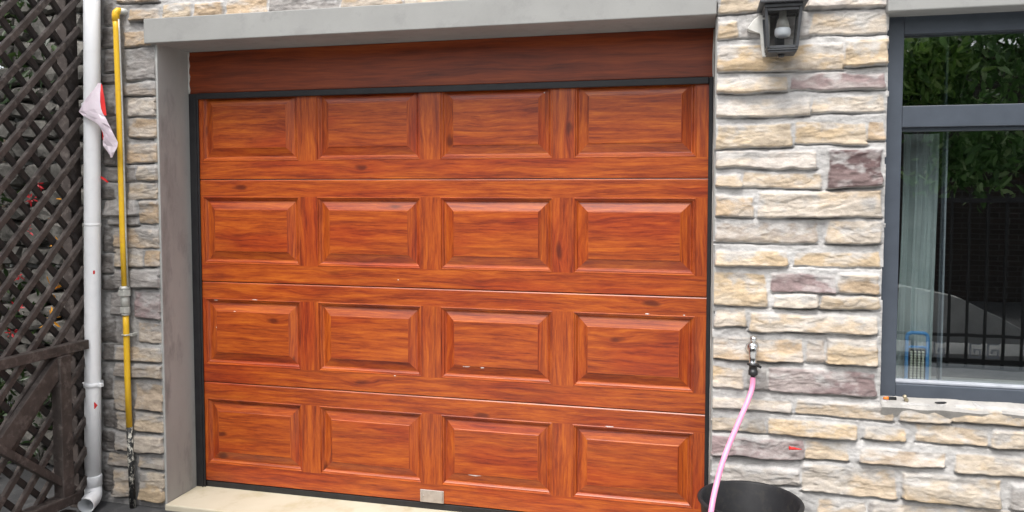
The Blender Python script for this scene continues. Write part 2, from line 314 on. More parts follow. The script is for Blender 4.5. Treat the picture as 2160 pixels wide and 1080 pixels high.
# ---------------------------------------------------------------- house
house = empty('house', (1.2, -.24, -.06), 0, 'rough ledge-stone house front with a wide red-brown garage door and a dark framed window', 'house')
STONES = [
(2.585,2.262,2.910,2.317,'Y'),(2.919,2.258,3.216,2.299,'W'),(2.577,2.159,2.656,2.219,'Y'),(2.672,2.158,2.743,2.211,'G'),(2.765,2.155,2.877,2.225,'G'),
(2.887,2.150,2.932,2.220,'G'),(2.938,2.153,3.212,2.236,'C'),(2.585,2.022,3.053,2.119,'B'),(3.060,2.030,3.214,2.125,'Y'),(2.582,1.937,2.850,1.994,'C'),
(2.867,1.938,3.209,1.999,'P'),(2.580,1.839,2.940,1.908,'W'),(2.951,1.848,3.211,1.907,'C'),(2.579,1.713,2.874,1.804,'Y'),(2.891,1.724,3.149,1.805,'Y'),
(3.157,1.740,3.210,1.806,'O'),(2.583,1.630,2.966,1.696,'W'),(2.581,1.556,2.679,1.597,'C'),(2.688,1.553,2.985,1.607,'C'),(3.015,1.553,3.205,1.699,'D'),
(2.579,1.435,2.726,1.514,'O'),(2.749,1.434,3.206,1.533,'C'),(2.581,1.328,2.972,1.405,'T'),(3.011,1.330,3.205,1.415,'C'),(2.582,1.231,2.862,1.287,'Y'),
(2.895,1.238,3.202,1.290,'Y'),(2.575,1.065,2.779,1.199,'Y'),(2.803,1.128,3.042,1.201,'P'),(3.058,1.132,3.204,1.206,'O'),(2.813,1.065,2.974,1.116,'C'),
(2.988,1.066,3.204,1.115,'Y'),(2.579,0.978,2.705,1.044,'C'),(2.722,0.967,3.199,1.036,'C'),(2.568,0.841,2.929,0.931,'O'),(2.947,0.845,3.009,0.935,'T'),
(3.021,0.845,3.202,0.947,'Y'),(2.566,0.719,2.702,0.805,'B'),(2.718,0.725,2.794,0.805,'G'),(2.802,0.720,3.203,0.813,'P'),(2.575,0.634,2.887,0.676,'W'),
(2.913,0.631,3.270,0.685,'C'),(2.571,0.540,2.786,0.591,'T'),(2.799,0.541,3.134,0.601,'Y'),(2.572,0.440,2.934,0.517,'V'),(2.943,0.451,3.104,0.520,'C'),
(2.602,0.331,2.920,0.395,'W'),(2.935,0.312,3.287,0.423,'C'),(2.594,0.187,2.911,0.292,'T'),(3.002,0.226,3.170,0.285,'C'),(3.183,0.241,3.317,0.293,'G'),
(3.165,0.547,3.315,0.598,'Y'),(3.300,0.630,3.472,0.683,'Y'),(3.478,0.641,3.752,0.696,'Y'),(3.361,0.550,3.602,0.616,'C'),(3.619,0.549,3.763,0.615,'Y'),
(3.157,0.452,3.458,0.509,'O'),(3.498,0.442,3.766,0.511,'Y'),(3.314,0.316,3.658,0.421,'Y'),(3.698,0.318,3.793,0.416,'G'),(3.201,0.249,3.503,0.291,'W'),
(3.529,0.247,3.748,0.299,'C'),(-0.288,2.458,-0.052,2.511,'O'),(-0.215,2.366,-0.051,2.418,'O'),(-0.025,2.361,0.127,2.437,'Y'),(0.150,2.356,0.304,2.430,'O'),
(0.330,2.360,0.539,2.465,'O'),(0.554,2.361,0.899,2.445,'G'),(0.920,2.363,1.208,2.426,'O'),(1.224,2.359,1.570,2.409,'C'),(1.587,2.356,1.925,2.394,'Y'),
(-0.250,2.246,-0.094,2.313,'O'),(-0.243,2.082,-0.047,2.227,'G'),(-0.307,2.005,-0.042,2.063,'T'),(-0.244,1.904,-0.042,1.992,'W'),(-0.241,1.800,-0.047,1.889,'O'),
(-0.245,1.677,-0.042,1.770,'O'),(-0.369,1.586,-0.204,1.656,'G'),(-0.190,1.586,-0.042,1.655,'C'),(-0.242,1.495,-0.042,1.574,'C'),(-0.388,1.410,-0.200,1.491,'G'),
(-0.182,1.376,-0.042,1.483,'O'),(-0.368,1.365,-0.197,1.406,'G'),(-0.337,1.253,-0.045,1.345,'O'),(-0.340,1.158,-0.175,1.249,'C'),(-0.161,1.161,-0.043,1.235,'O'),
(-0.341,1.051,-0.042,1.139,'G'),(-0.368,0.913,-0.305,1.022,'G'),(-0.218,0.903,-0.043,1.027,'V'),(-0.206,0.781,-0.046,0.874,'O'),(-0.365,0.768,-0.282,0.875,'G'),
(-0.344,0.684,-0.042,0.751,'C'),(-0.350,0.604,-0.051,0.665,'T'),(-0.357,0.423,-0.274,0.575,'C'),(-0.235,0.438,-0.046,0.568,'O'),(-0.358,0.321,-0.271,0.412,'C'),
(-0.242,0.331,-0.049,0.420,'C'),(-0.352,0.225,-0.044,0.302,'W'),(-0.402,0.138,-0.272,0.196,'T'),(-0.224,0.139,-0.049,0.196,'C'),(-0.377,-0.020,-0.276,0.118,'C'),
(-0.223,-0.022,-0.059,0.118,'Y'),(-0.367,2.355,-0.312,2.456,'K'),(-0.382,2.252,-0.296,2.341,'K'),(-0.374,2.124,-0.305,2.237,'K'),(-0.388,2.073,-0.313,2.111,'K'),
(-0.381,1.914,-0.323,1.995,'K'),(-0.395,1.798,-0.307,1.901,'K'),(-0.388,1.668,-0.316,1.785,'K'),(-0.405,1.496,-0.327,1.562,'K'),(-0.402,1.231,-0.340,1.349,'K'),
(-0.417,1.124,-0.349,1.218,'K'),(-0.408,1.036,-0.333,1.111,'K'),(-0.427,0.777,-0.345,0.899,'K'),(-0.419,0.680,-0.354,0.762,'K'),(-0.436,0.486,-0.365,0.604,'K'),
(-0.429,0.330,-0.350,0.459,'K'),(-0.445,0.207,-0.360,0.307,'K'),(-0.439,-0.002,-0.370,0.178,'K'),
]
rng = np.random.default_rng(7); random.seed(7)
_tab = rng.random((256, 256)).astype(np.float32)
def vnoise(x, y):
    xi = np.floor(x).astype(int); yi = np.floor(y).astype(int); fx = x - xi; fy = y - yi
    fx = fx*fx*(3-2*fx); fy = fy*fy*(3-2*fy); xi &= 255; yi &= 255; x1 = (xi+1) & 255; y1 = (yi+1) & 255
    return (_tab[xi, yi]*(1-fx)*(1-fy) + _tab[x1, yi]*fx*(1-fy) + _tab[xi, y1]*(1-fx)*fy + _tab[x1, y1]*fx*fy)
def fbm(x, y, o=4, g=.5, s=0):
    r = 0; a = 1; t = 0
    for i in range(o): r = r + a*vnoise(x*2**i + 17.3*i + s, y*2**i + 9.1*i + s*1.7); t += a; a *= g
    return r/t
def sstep(a, b, x): t = np.clip((x-a)/(b-a), 0, 1); return t*t*(3-2*t)
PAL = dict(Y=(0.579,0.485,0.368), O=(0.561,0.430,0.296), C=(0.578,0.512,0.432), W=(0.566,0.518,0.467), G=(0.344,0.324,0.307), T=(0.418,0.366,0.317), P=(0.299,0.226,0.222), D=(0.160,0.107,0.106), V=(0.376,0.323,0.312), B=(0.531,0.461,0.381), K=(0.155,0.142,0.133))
def stone_wall():
    st = list(STONES)
    def fill(x0, x1, z0, z1):
        z = z0
        while z < z1 - .02:
            h = min(random.uniform(.055, .11), z1 - z); x = x0
            while x < x1 - .05:
                w = min(random.uniform(.15, .5), x1 - x)
                if w > .04: st.append((x+.004, z+.008, x+w-.008, z+h-.014, random.choice('YOCWYCTPYCGW')))
                x += w + .008
            z += h
    fill(3.82, 4.86, -.02, .69); fill(4.87, 5.68, -.02, 2.78); fill(-.44, 3.2, 2.53, 2.78); fill(3.23, 4.87, 2.37, 2.78); fill(1.95, 2.56, 2.38, 2.52); fill(2.585, 3.22, 2.33, 2.52)
    fill(2.585, 3.8, -.03, .18)
    x = np.arange(-.465, 5.7, .005); z = np.arange(-.08, 2.8, .004); nx, nz = len(x), len(z)
    X, Z = np.meshgrid(x, z, indexing='ij'); X = X.astype(np.float32); Z = Z.astype(np.float32)
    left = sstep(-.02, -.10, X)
    mort = (fbm(X*9, Z*14, 5, .55) - .5)*.016 + (fbm(X*45, Z*60, 3, .6, 5) - .5)*.007
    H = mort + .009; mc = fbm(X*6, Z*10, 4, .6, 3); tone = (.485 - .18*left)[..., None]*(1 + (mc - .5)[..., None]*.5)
    Cc = tone*np.array([1.0, .985, .96]); top = np.zeros_like(H)
    jx = (fbm(X*13, Z*13, 4, .6, 21) - .5)*.026; jz = (fbm(X*9, Z*18, 4, .62, 33) - .5)*.018
    for i, (a, b, c, d, k) in enumerate(st):
        a -= .008; c += .006; b -= .005; d += .008
        i0 = max(0, np.searchsorted(x, a - .03)); i1 = np.searchsorted(x, c + .03); k0 = max(0, np.searchsorted(z, b - .03)); k1 = np.searchsorted(z, d + .03)
        if i1 <= i0 or k1 <= k0: continue
        s = np.s_[i0:i1, k0:k1]; xs = X[s] + jx[s]; zs = Z[s] + jz[s]
        r = .012; cx, cz = (a+c)/2, (b+d)/2
        tl = random.uniform(-.012, .012)*(min(1, (c-a)/.3)); zs = zs + tl*(xs - cx)/max(.1, c - a)
        qx = np.abs(xs-cx) - ((c-a)/2 - r); qz = np.abs(zs-cz) - ((d-b)/2 - r)
        sd = -(np.hypot(np.maximum(qx, 0), np.maximum(qz, 0)) + np.minimum(np.maximum(qx, qz), 0) - r)   # > 0 inside
        prot = random.choice([random.uniform(.007, .013), random.uniform(.012, .020), random.uniform(.018, .028)]) * (.75 if k == 'K' else 1)
        up = sstep(.0, .9, (zs - b)/(d - b))      # the top edge falls back under smeared mortar
        soft = .005 + .012*up
        m = sstep(0, 1, sd/soft)
        under = np.exp(-((zs - (b - .0035))/.0036)**2)*sstep(-.004, .006, np.minimum(xs - a, c - xs) + .002)*(.45 + .55*sstep(.35, .6, fbm(xs*8, zs*2, 3, .5, i*3.37+33)))
        H[s] -= .016*under*(1 - m); Cc[s] = Cc[s]*(1 - .22*(under*(1 - m))[..., None])      # raked joint under the stone, its shade also put into the colour
        so = i*3.37
        face = (fbm(xs*13, zs*26, 5, .62, so) - .5)*.012 + np.abs(fbm(xs*6, zs*17, 4, .6, so+50) - .5)*-.013
        st2 = np.floor(fbm(xs*3.0, zs*15, 3, .5, so+9)*9)/9*.024 - .011       # split ledges
        tilt = random.uniform(-.07, .07)*(zs-cz) + random.uniform(-.02, .02)*(xs-cx)
        hh = .008 + prot + face + st2 + tilt - .006*up
        H[s] = np.maximum(H[s], H[s]*(1-m) + np.maximum(hh, .004)*m)
        base = np.array(PAL[k])*random.uniform(.76, 1.0)
        if b < .62 and k not in 'PVDK': base = base*.72 + np.array([.44, .42, .39])*.28
        n = fbm(xs*5, zs*11, 4, .6, so+70)[..., None]; n2 = fbm(xs*16, zs*30, 4, .65, so+90)[..., None]
        alt = np.array({'Y': (0.530,0.415,0.279), 'O': (0.495,0.432,0.363), 'C': (0.536,0.439,0.327), 'W': (0.544,0.480,0.403), 'B': (0.528,0.406,0.265), 'P': (0.383,0.331,0.316), 'D': (0.220,0.161,0.156), 'V': (0.304,0.234,0.232), 'T': (0.442,0.376,0.297)}.get(k, tuple(base*1.1)))
        q = sstep(.46, .62, n); cc = base*(1-q) + alt*q
        cc = cc*(.86 + .30*n2)
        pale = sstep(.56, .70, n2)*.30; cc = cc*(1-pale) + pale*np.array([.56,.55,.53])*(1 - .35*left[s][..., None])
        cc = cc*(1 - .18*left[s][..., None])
        sm = sstep(.50, .74, fbm(xs*14, zs*20, 4, .6, so+20) + .32*(up - .62))*.75   # mortar smears along the top
        mm = (sstep(.15, .8, m)*(1 - sm))[..., None]
        Cc[s] = Cc[s]*(1-mm) + cc*mm
    Y = -.232 - H
    lim = (x > -.070) & (x < 2.568)
    edge = 3.222 + (fbm(z*14, z*0, 3, .5, 4) - .5)*.010; eb = .700 + (fbm(x*12, x*0, 3, .6, 8) - .5)*.012
    jr = 2.572 + (fbm(z*26, z*0+3, 4, .6, 4) - .5)*.010; jl = -.078 + (fbm(z*26, z*0+7, 4, .6, 4) - .5)*.012
    keep = np.ones((nx, nz), bool)
    keep &= ~((X > jl[None, :]) & (X < jr[None, :]) & (Z < 2.30))
    keep &= ~((X > edge[None, :]) & (X < 4.86) & (Z > eb[:, None]) & (Z < 2.30))
    cell = keep[:-1, :-1] & keep[1:, :-1] & keep[:-1, 1:] & keep[1:, 1:]
    idx = np.arange(nx*nz).reshape(nx, nz)
    I, K = np.nonzero(cell)
    F = np.stack([idx[I, K], idx[I+1, K], idx[I+1, K+1], idx[I, K+1]], 1)
    # skirt back to the block work on every open edge
    pc = np.pad(cell, 1); E = []
    for di, dk, e in ((-1, 0, ((0,0),(0,1))), (1, 0, ((1,1),(1,0))), (0, -1, ((1,0),(0,0))), (0, 1, ((0,1),(1,1)))):
        bI, bK = np.nonzero(cell & ~pc[1+di:nx+di, 1+dk:nz+dk])
        E.append(np.stack([idx[bI+e[0][0], bK+e[0][1]], idx[bI+e[1][0], bK+e[1][1]]], 1))
    E = np.concatenate(E)
    V = np.stack([X, Y, Z], -1).reshape(-1, 3); C3 = Cc.reshape(-1, 3)
    back = V.copy(); back[:, 1] = -.10; ub, inv = np.unique(E, return_inverse=True); inv = inv.reshape(E.shape)
    SV = back[ub]; S = np.stack([E[:, 0], E[:, 1], len(V)+inv[:, 1], len(V)+inv[:, 0]], 1)
    V = np.concatenate([V, SV]); C3 = np.concatenate([C3, np.tile(np.array([[.30, .29, .28]], C3.dtype), (len(ub), 1))]); F = np.concatenate([F, S])
    used = np.unique(F); rm = np.full(len(V), -1); rm[used] = np.arange(len(used))
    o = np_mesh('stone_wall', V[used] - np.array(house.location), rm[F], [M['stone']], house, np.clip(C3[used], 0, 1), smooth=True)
    return o
stone_wall()
# block-work core behind the stone face (kept clear of both openings) and a side return
b = MB()
b.box((-.46, -.19, -.2), (-.080, .16, 2.8)); b.box((-.46, .163, -.2), (-.30, 4, 2.8)); b.box((-.078, -.19, 2.30), (3.22, .16, 2.8))
b.box((2.578, -.19, -.2), (3.21, .16, 2.298)); b.box((3.213, -.19, -.2), (4.88, .16, .672)); b.box((4.883, -.19, -.2), (5.7, .16, 2.8)); b.box((3.223, -.19, 2.302), (4.88, .16, 2.8))
b.build('wall_core', M['jamb'], house)
# cement reveals of the garage opening
j = MB(); j.prism([(-.102, -.236, -.06), (-.068, -.243, -.06), (-.068, .05, -.06), (-.102, .05, -.06)], (0, 0, 2.312), 0, .004); j.build('jamb', M['jamb'], house)
j = MB(); j.box((2.568, -.224, -.06), (2.579, .05, 2.246), .003); j.build('jamb', M['cement'], house)
c = MB(); c.tube([(-.066+.003*math.sin(i*1.7), -.004, 2.035 + .215*i/12) for i in range(13)], [.0035+.0018*((i*7) % 3)/2 for i in range(13)], 8)
c.build('caulk_bead', M['caulk'], house); c = MB()
c.tube([(2.566+.002*math.sin(i*1.3), -.004, .02 + 2.22*i/40) for i in range(41)], [.0045+.002*((i*5) % 4)/3 for i in range(41)], 8); c.build('caulk_bead', M['caulk'], house)
l = MB(); l.box((-.118, -.272, 2.248), (2.571, .05, 2.366), .004); l.build('door_lintel', M['cement'], house)
l = MB(); l.box((3.205, -.285, 2.222), (4.93, -.08, 2.345), .005); l.build('window_lintel', M['cement'], house)
s = MB()
n = 60
for i in range(n):                      # uneven sloping mortar bed under the window
    x0, x1 = 3.222 + 1.65*i/n, 3.222 + 1.65*(i+1)/n
    f = lambda x: (-.262 + .006*math.sin(x*23) + .004*math.sin(x*61), .694 + .003*math.sin(x*31+1))
    (ya, za), (yb, zb) = f(x0), f(x1)
    s.poly([(x0, ya, za-.012), (x1, yb, zb-.012), (x1, yb+.006, zb-.002), (x0, ya+.006, za-.002)], smooth=True)
    s.poly([(x0, ya+.006, za-.002), (x1, yb+.006, zb-.002), (x1, -.12, .716), (x0, -.12, .716)], smooth=True)
    s.poly([(x0, ya+.02, za-.05), (x1, yb+.02, zb-.05), (x1, yb, zb-.012), (x0, ya, za-.012)], smooth=True)
s.build('window_sill', M['mortar'], house)
# header board above the door
h = MB(); h.box((-.0665, -.002, 2.036), (2.566, .04, 2.2475), .003); h.build('header_board', M['header'], house)

# ---------------------------------------------------------------- garage door
gd = empty('garage_door', (1.27, 0, -.03)); gd.parent = house; gd.location = Vector((1.27, 0, -.03)) - house.location
def up_w(o, name):   # children of gd: coordinates are world, gd sits at (1.27, 0, -.03)
    return o
GD = Vector((1.27, 0, -.03))
PT, PW = .649, .55
PROF = [(0, 0), (.0015, -.0015), (.005, -.0015), (.0075, .004), (.0125, .0045), (.015, .007), (.020, .0135), (.0245, .0145), (.027, .0138), (.0635, .002), (.066, -.0008), (.069, -.0012)]
CHIPS = [(1.807,1.989,0.0036),(1.060,0.623,0.0049),(1.431,0.688,0.0146),(1.507,0.686,0.0097),(0.291,0.973,0.0170),(0.064,0.963,0.0122),(0.174,0.908,0.0061),(2.286,0.977,0.0097),(2.450,0.977,0.0049),(1.466,0.157,0.0316),(2.118,0.445,0.0195),(1.415,0.688,0.0061),(1.081,1.099,0.0036),(0.066,0.821,0.0024),]
def door_section(z0, z1, k):
    V = []; F = []; UV = []; MI = []
    def face(pts, grain, off=(0, 0), mi=0):
        b = len(V); V.extend(pts); F.append(list(range(b, b+len(pts)))); MI.append(mi)
        for (x, y, z) in pts:
            UV.append((x + off[0] + k*5.3, z + y + off[1] + k*3.1) if grain == 'h' else (z + off[0] + k*2.7, x + y + off[1] + k*1.9))
    XL, XR = -.062, 2.562; zt, zb = z1 - .087, z0 + .0945
    # top and bottom rails, rounded meeting edges
    face([(XL, 0, zt), (XR, 0, zt), (XR, 0, z1-.006), (XL, 0, z1-.006)], 'h')
    face([(XL, 0, z1-.006), (XR, 0, z1-.006), (XR, .0035, z1-.0015), (XL, .0035, z1-.0015)], 'h')
    face([(XL, .0035, z1-.0015), (XR, .0035, z1-.0015), (XR, .04, z1-.0005), (XL, .04, z1-.0005)], 'h')
    face([(XL, 0, z0+.004), (XR, 0, z0+.004), (XR, 0, zb), (XL, 0, zb)], 'h', (.7, .2))
    face([(XL, .006, z0+.0015), (XR, .006, z0+.0015), (XR, 0, z0+.004), (XL, 0, z0+.004)], 'h')
    face([(XL, .04, z0+.0005), (XR, .04, z0+.0005), (XR, .006, z0+.0015), (XL, .006, z0+.0015)], 'h')
    xs = [(XL, 0)] + [(i*PT + PW, (i+1)*PT) for i in range(3)] + [(3*PT + PW, XR)]
    for i, (a, b) in enumerate(xs): face([(a, 0, zb), (b, 0, zb), (b, 0, zt), (a, 0, zt)], 'v', (i*3.3, i*.77))
    for p in range(4):
        x0, x1 = p*PT, p*PT + PW
        for (d0, y0), (d1, y1) in zip(PROF, PROF[1:]):
            a, b, c, d = x0+d0, x1-d0, zb+d0, zt-d0; a1, b1, c1, d1_ = x0+d1, x1-d1, zb+d1, zt-d1
            face([(a, y0, c), (b, y0, c), (b1, y1, c1), (a1, y1, c1)], 'h', (p*1.3, .11))
            face([(b, y0, d), (a, y0, d), (a1, y1, d1_), (b1, y1, d1_)], 'h', (p*1.7, .43))
            face([(b, y0, c), (b, y0, d), (b1, y1, d1_), (b1, y1, c1)], 'v', (p*2.3, p*.31))
            face([(a, y0, d), (a, y0, c), (a1, y1, c1), (a1, y1, d1_)], 'v', (p*2.9, p*.57))
        d, y = PROF[-1]
        face([(x0+d, y, zb+d), (x1-d, y, zb+d), (x1-d, y, zt-d), (x0+d, y, zt-d)], 'h', (p*4.1 + k, p*.83))
    for (cx, cz, w) in CHIPS:
        if z0 < cz < z1:
            # find the local surface depth so the bare spot lies on it
            p = int((cx)//PT); dd = min(cx - p*PT, p*PT + PW - cx, zt - cz, cz - zb)
            y = 0 if dd < 0 else float(np.interp(dd, [q[0] for q in PROF], [q[1] for q in PROF]))
            m_ = 9; h = .0028
            face([(cx + w*math.cos(t)*(1+.25*math.sin(3*t+cx*9)), y-.0012, cz + h*math.sin(t)*(1+.3*math.cos(5*t+cz*7))) for t in [2*math.pi*i/m_ for i in range(m_)]], 'h', mi=1)
    me = bpy.data.meshes.new('door_section'); me.from_pydata([Vector(v) - GD for v in V], [], F)
    uvl = me.uv_layers.new(name='UVMap'); uvl.data.foreach_set('uv', np.array(UV, np.float32).ravel())
    me.polygons.foreach_set('material_index', np.array(MI, np.int32)); me.materials.append(M['wood']); me.materials.append(M['chip'])
    o = bpy.data.objects.new('door_section', me); col.objects.link(o); o.parent = gd
for k in range(4): door_section(k*.53, (k+1)*.53, k)
def gpart(mb, name, m):
    me = bpy.data.meshes.new(name); mb.bm.to_mesh(me); mb.bm.free(); me.transform(Matrix.Translation(-GD)); me.materials.append(m)
    o = bpy.data.objects.new(name, me); col.objects.link(o); o.parent = gd; return o
t = MB(); t.box((-.062, .002, -.040), (2.562, .036, -.0015), .004); gpart(t, 'bottom_seal', M['black'])
t = MB(); t.box((-.0665, -.010, -.034), (-.0125, -.0015, 2.034), .003); t.box((-.030, -.015, -.034), (-.022, -.0105, 2.01), .001); gpart(t, 'side_track', M['black'])
t = MB(); t.box((2.5465, -.014, -.034), (2.5655, -.0015, 2.034), .004); gpart(t, 'side_track', M['black'])
t = MB(); t.box((-.012, -.018, 2.004), (2.546, -.0015, 2.0345), .004); gpart(t, 'top_seal', M['black'])
t = MB(); t.box((1.190, -.007, .004), (1.312, -.0005, .066), .002); t.box((1.196, -.0105, .010), (1.200, -.0072, .060), .001); t.box((1.302, -.0105, .010), (1.306, -.0072, .060), .001); t.lathe([(0, 0), (.004, 0), (.004, .003), (0, .004)], (0, 0, 0), 10, M=Matrix.Translation((1.207, -.007, .036)) @ Matrix.Rotation(R(90), 4, 'X')); gpart(t, 'pull_plate', M['alu'])

# ---------------------------------------------------------------- window in the house wall
wn = empty('window'); wn.parent = house; WL = Vector((4.0, -.15, .71)); wn.location = WL - house.location
def wpart(mb, name, m, parent=None):
    me = bpy.data.meshes.new(name); mb.bm.to_mesh(me); mb.bm.free(); me.transform(Matrix.Translation(-WL)); me.materials.append(m)
    o = bpy.data.objects.new(name, me); col.objects.link(o); o.parent = parent or wn; return o
f = MB(); x0, x1, z0, z1 = 3.216, 4.86, .704, 2.235
f.box((x0, -.175, z0), (3.290, -.075, z1), .003); f.box((4.79, -.175, z0), (x1, -.075, z1), .003)
f.box((3.2905, -.172, z0), (4.7895, -.075, .758), .003); f.box((3.2905, -.172, 2.154), (4.7895, -.075, z1), .003); f.box((3.2905, -.172, 1.788), (4.7895, -.075, 1.872), .003)
f.box((3.2905, -.150, 1.773), (4.7895, -.10, 1.7875), .002)
wpart(f, 'window_frame', M['frame'])
s = MB(); s.box((3.291, -.158, .7585), (4.789, -.118, .770), .003); wpart(s, 'glazing_bead', M['sealant'])
p = MB(); p.box((3.291, -.126, .771), (4.789, -.120, 1.7725)); wpart(p, 'pane', M['glass'])
p = MB(); p.box((3.291, -.126, 1.8725), (4.789, -.120, 2.1535)); wpart(p, 'pane', M['glass'])
s = MB(); s.box((3.472, -.070, .76), (3.480, -.045, 2.2), .002); wpart(s, 'screen_rail', M['frame'])
s = MB(); s.box((3.4805, -.068, .76), (3.488, -.050, 1.80), .002); wpart(s, 'screen_edge', M['sealant'])
r = MB()
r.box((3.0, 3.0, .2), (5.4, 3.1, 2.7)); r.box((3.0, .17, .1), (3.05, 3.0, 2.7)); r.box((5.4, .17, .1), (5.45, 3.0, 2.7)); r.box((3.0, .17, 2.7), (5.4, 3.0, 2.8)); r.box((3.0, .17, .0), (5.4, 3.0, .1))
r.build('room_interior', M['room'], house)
s = MB(); s.box((3.22, -.070, .700), (4.86, .168, .722), .002); s.build('inner_sill', M['ramp'], house)

# ---------------------------------------------------------------- white downpipe
dp = empty('downpipe', (-.422, -.33, -.06), 0, 'white plastic downpipe beside the wooden lattice, ending in an open elbow', 'downpipe')
DY = -.300; dx = lambda z: -.4555 + .029*z
t = MB(); t.tube([(dx(z), DY, z) for z in (.05, .5, 1.0, 1.6, 2.2, 2.85)], .038, 32); t.build('pipe', M['pvc'], dp)
t = MB(); t.lathe([(.0385, .0), (.0425, .0), (.0425, .05), (.0415, .055), (.0385, .055)], (dx(.05), DY, .045), 32); t.build('pipe_socket', M['pvc'], dp)
t = MB(); t.lathe([(.038, 0), (.0395, .001), (.0395, .012), (.038, .013)], (dx(1.36), DY, 1.36), 32); t.build('pipe_joint', M['pvc'], dp)
t = MB(); path = []
for i in range(9):
    a = R(8 + 62*i/8); path.append((dx(0) + .0035*i, DY - .058*(1-math.cos(a)), .045 - .055*math.sin(a)))
e = path[-1]; path.append((e[0] + .018, e[1] - .060, e[2] - .010))
t.tube([(dx(0), DY, .055)] + path, .0402, 28, caps=False)
t.tube(([(dx(0), DY, .055)] + path)[::-1], .0365, 28, caps=False)
a_, b_ = Vector(path[-2]), Vector(path[-1]); d_ = (b_-a_).normalized(); u_ = Vector((1, 0, 0)); u_ = (u_ - d_*u_.dot(d_)).normalized(); v_ = d_.cross(u_)
for i in range(28):
    p0, p1 = 2*math.pi*i/28, 2*math.pi*(i+1)/28
    pt = lambda r, p: b_ + (u_*math.cos(p) + v_*math.sin(p))*r
    t.poly([pt(.0365, p0), pt(.0402, p0), pt(.0402, p1), pt(.0365, p1)])
t.build('pipe_elbow', M['pvc'], dp)
def clamp(z, parent):
    x = dx(z); t = MB(); t.lathe([(.038, 0), (.0415, .001), (.0415, .021), (.038, .022)], (x, DY, z), 32)
    t.box((x-.056, DY-.010, z+.001), (x-.040, DY+.010, z+.020), .003); t.box((x+.040, DY-.010, z+.001), (x+.058, DY+.010, z+.020), .003)
    t.box((x-.010, DY+.036, z+.004), (x+.010, -.225, z+.02), .003); t.build('pipe_clamp', M['pvc'], parent)
clamp(.552, dp); clamp(1.945, dp)
# ---------------------------------------------------------------- yellow gas pipe
gp = empty('gas_pipe', (-.238, -.29, -.06), 0, 'thin yellow gas pipe on the stone wall, black and flaking near the ground', 'gas pipe')
GY = -.274
t = MB(); t.tube([(-.272, GY, 2.375), (-.270, GY, 2.326), (-.264, GY, 1.888), (-.262, GY, 1.304), (-.2585, GY, 1.03)], .0150, 20)
t.tube([(-.257, GY, .925), (-.2565, GY, .855), (-.256, GY, .592), (-.253, GY, .352)], .0145, 20); t.build('pipe', M['yellow'], gp)
t = MB(); t.tube([(-.2725, GY, 2.362), (-.2725, GY, 2.392), (-.271, GY+.002, 2.404), (-.265, GY+.008, 2.412), (-.258, GY+.018, 2.414)], .0172, 20); t.build('pipe_elbow', M['yellow'], gp)
t = MB(); t.tube([(-.262, GY+.012, 2.413), (-.245, GY+.030, 2.412), (-.238, GY+.08, 2.41)], .0165, 20); t.build('wall_nipple', M['galv'], gp)
def flaky():
    m, nt, b = mat('flaking_black_paint'); v = mapping(nt, objc(nt), (1, 1, .6)); n = noise(nt, v, 38, 6, .75)
    nt.links.new(ramp(nt, n, [(.52, (.018, .018, .018)), (.55, (.50, .48, .42))]), b.inputs['Base Color']); b.inputs['Roughness'].default_value = .6; bump(nt, b, n, .5, .003); return m
M['flaky'] = flaky()
t = MB(); t.tube([(-.253, GY, .352), (-.247, GY, .159), (-.244, GY, -.07)], .0148, 20); t.build('painted_foot', M['flaky'], gp)
hexp = lambda r, c, z0: [(c[0]+r*math.cos(R(60*k)), c[1]+r*math.sin(R(60*k)), z0) for k in range(6)]
t = MB(); c = (-.2585, GY)
t.prism(hexp(.031, c, 1.012), (0, 0, .032), bev=.003); t.lathe([(.015, 0), (.028, 0), (.021, .016), (.015, .018)], (c[0], c[1], 1.044), 20)
t.lathe([(.014, 0), (.021, .001), (.021, .045), (.019, .05), (.019, .056), (.014, .057)], (c[0], c[1], .955), 24); t.prism(hexp(.026, c, .927), (0, 0, .030), bev=.003)
t.lathe([(.014, 0), (.020, .001), (.020, .012), (.014, .013)], (c[0], c[1], .914), 20); t.build('union_fitting', M['galv'], gp)
t = MB(); t.lathe([(.0145, 0), (.022, .0), (.022, .006), (.0145, .006)], (-.2565, GY, .815), 20); t.box((-.236, GY-.004, .811), (-.220, -.235, .825), .002); t.build('pipe_bracket', M['galv'], gp)
t = MB(); t.tube([(-.252, GY-.003, 2.37), (-.2495, GY-.003, 2.3), (-.2435, GY-.003, 1.888), (-.2415, GY-.003, 1.304), (-.2385, GY-.003, 1.06)], .0042, 8); t.build('grey_side_strip', M['galv'], gp)  # thin grey strip added for the grey right side of the pipe
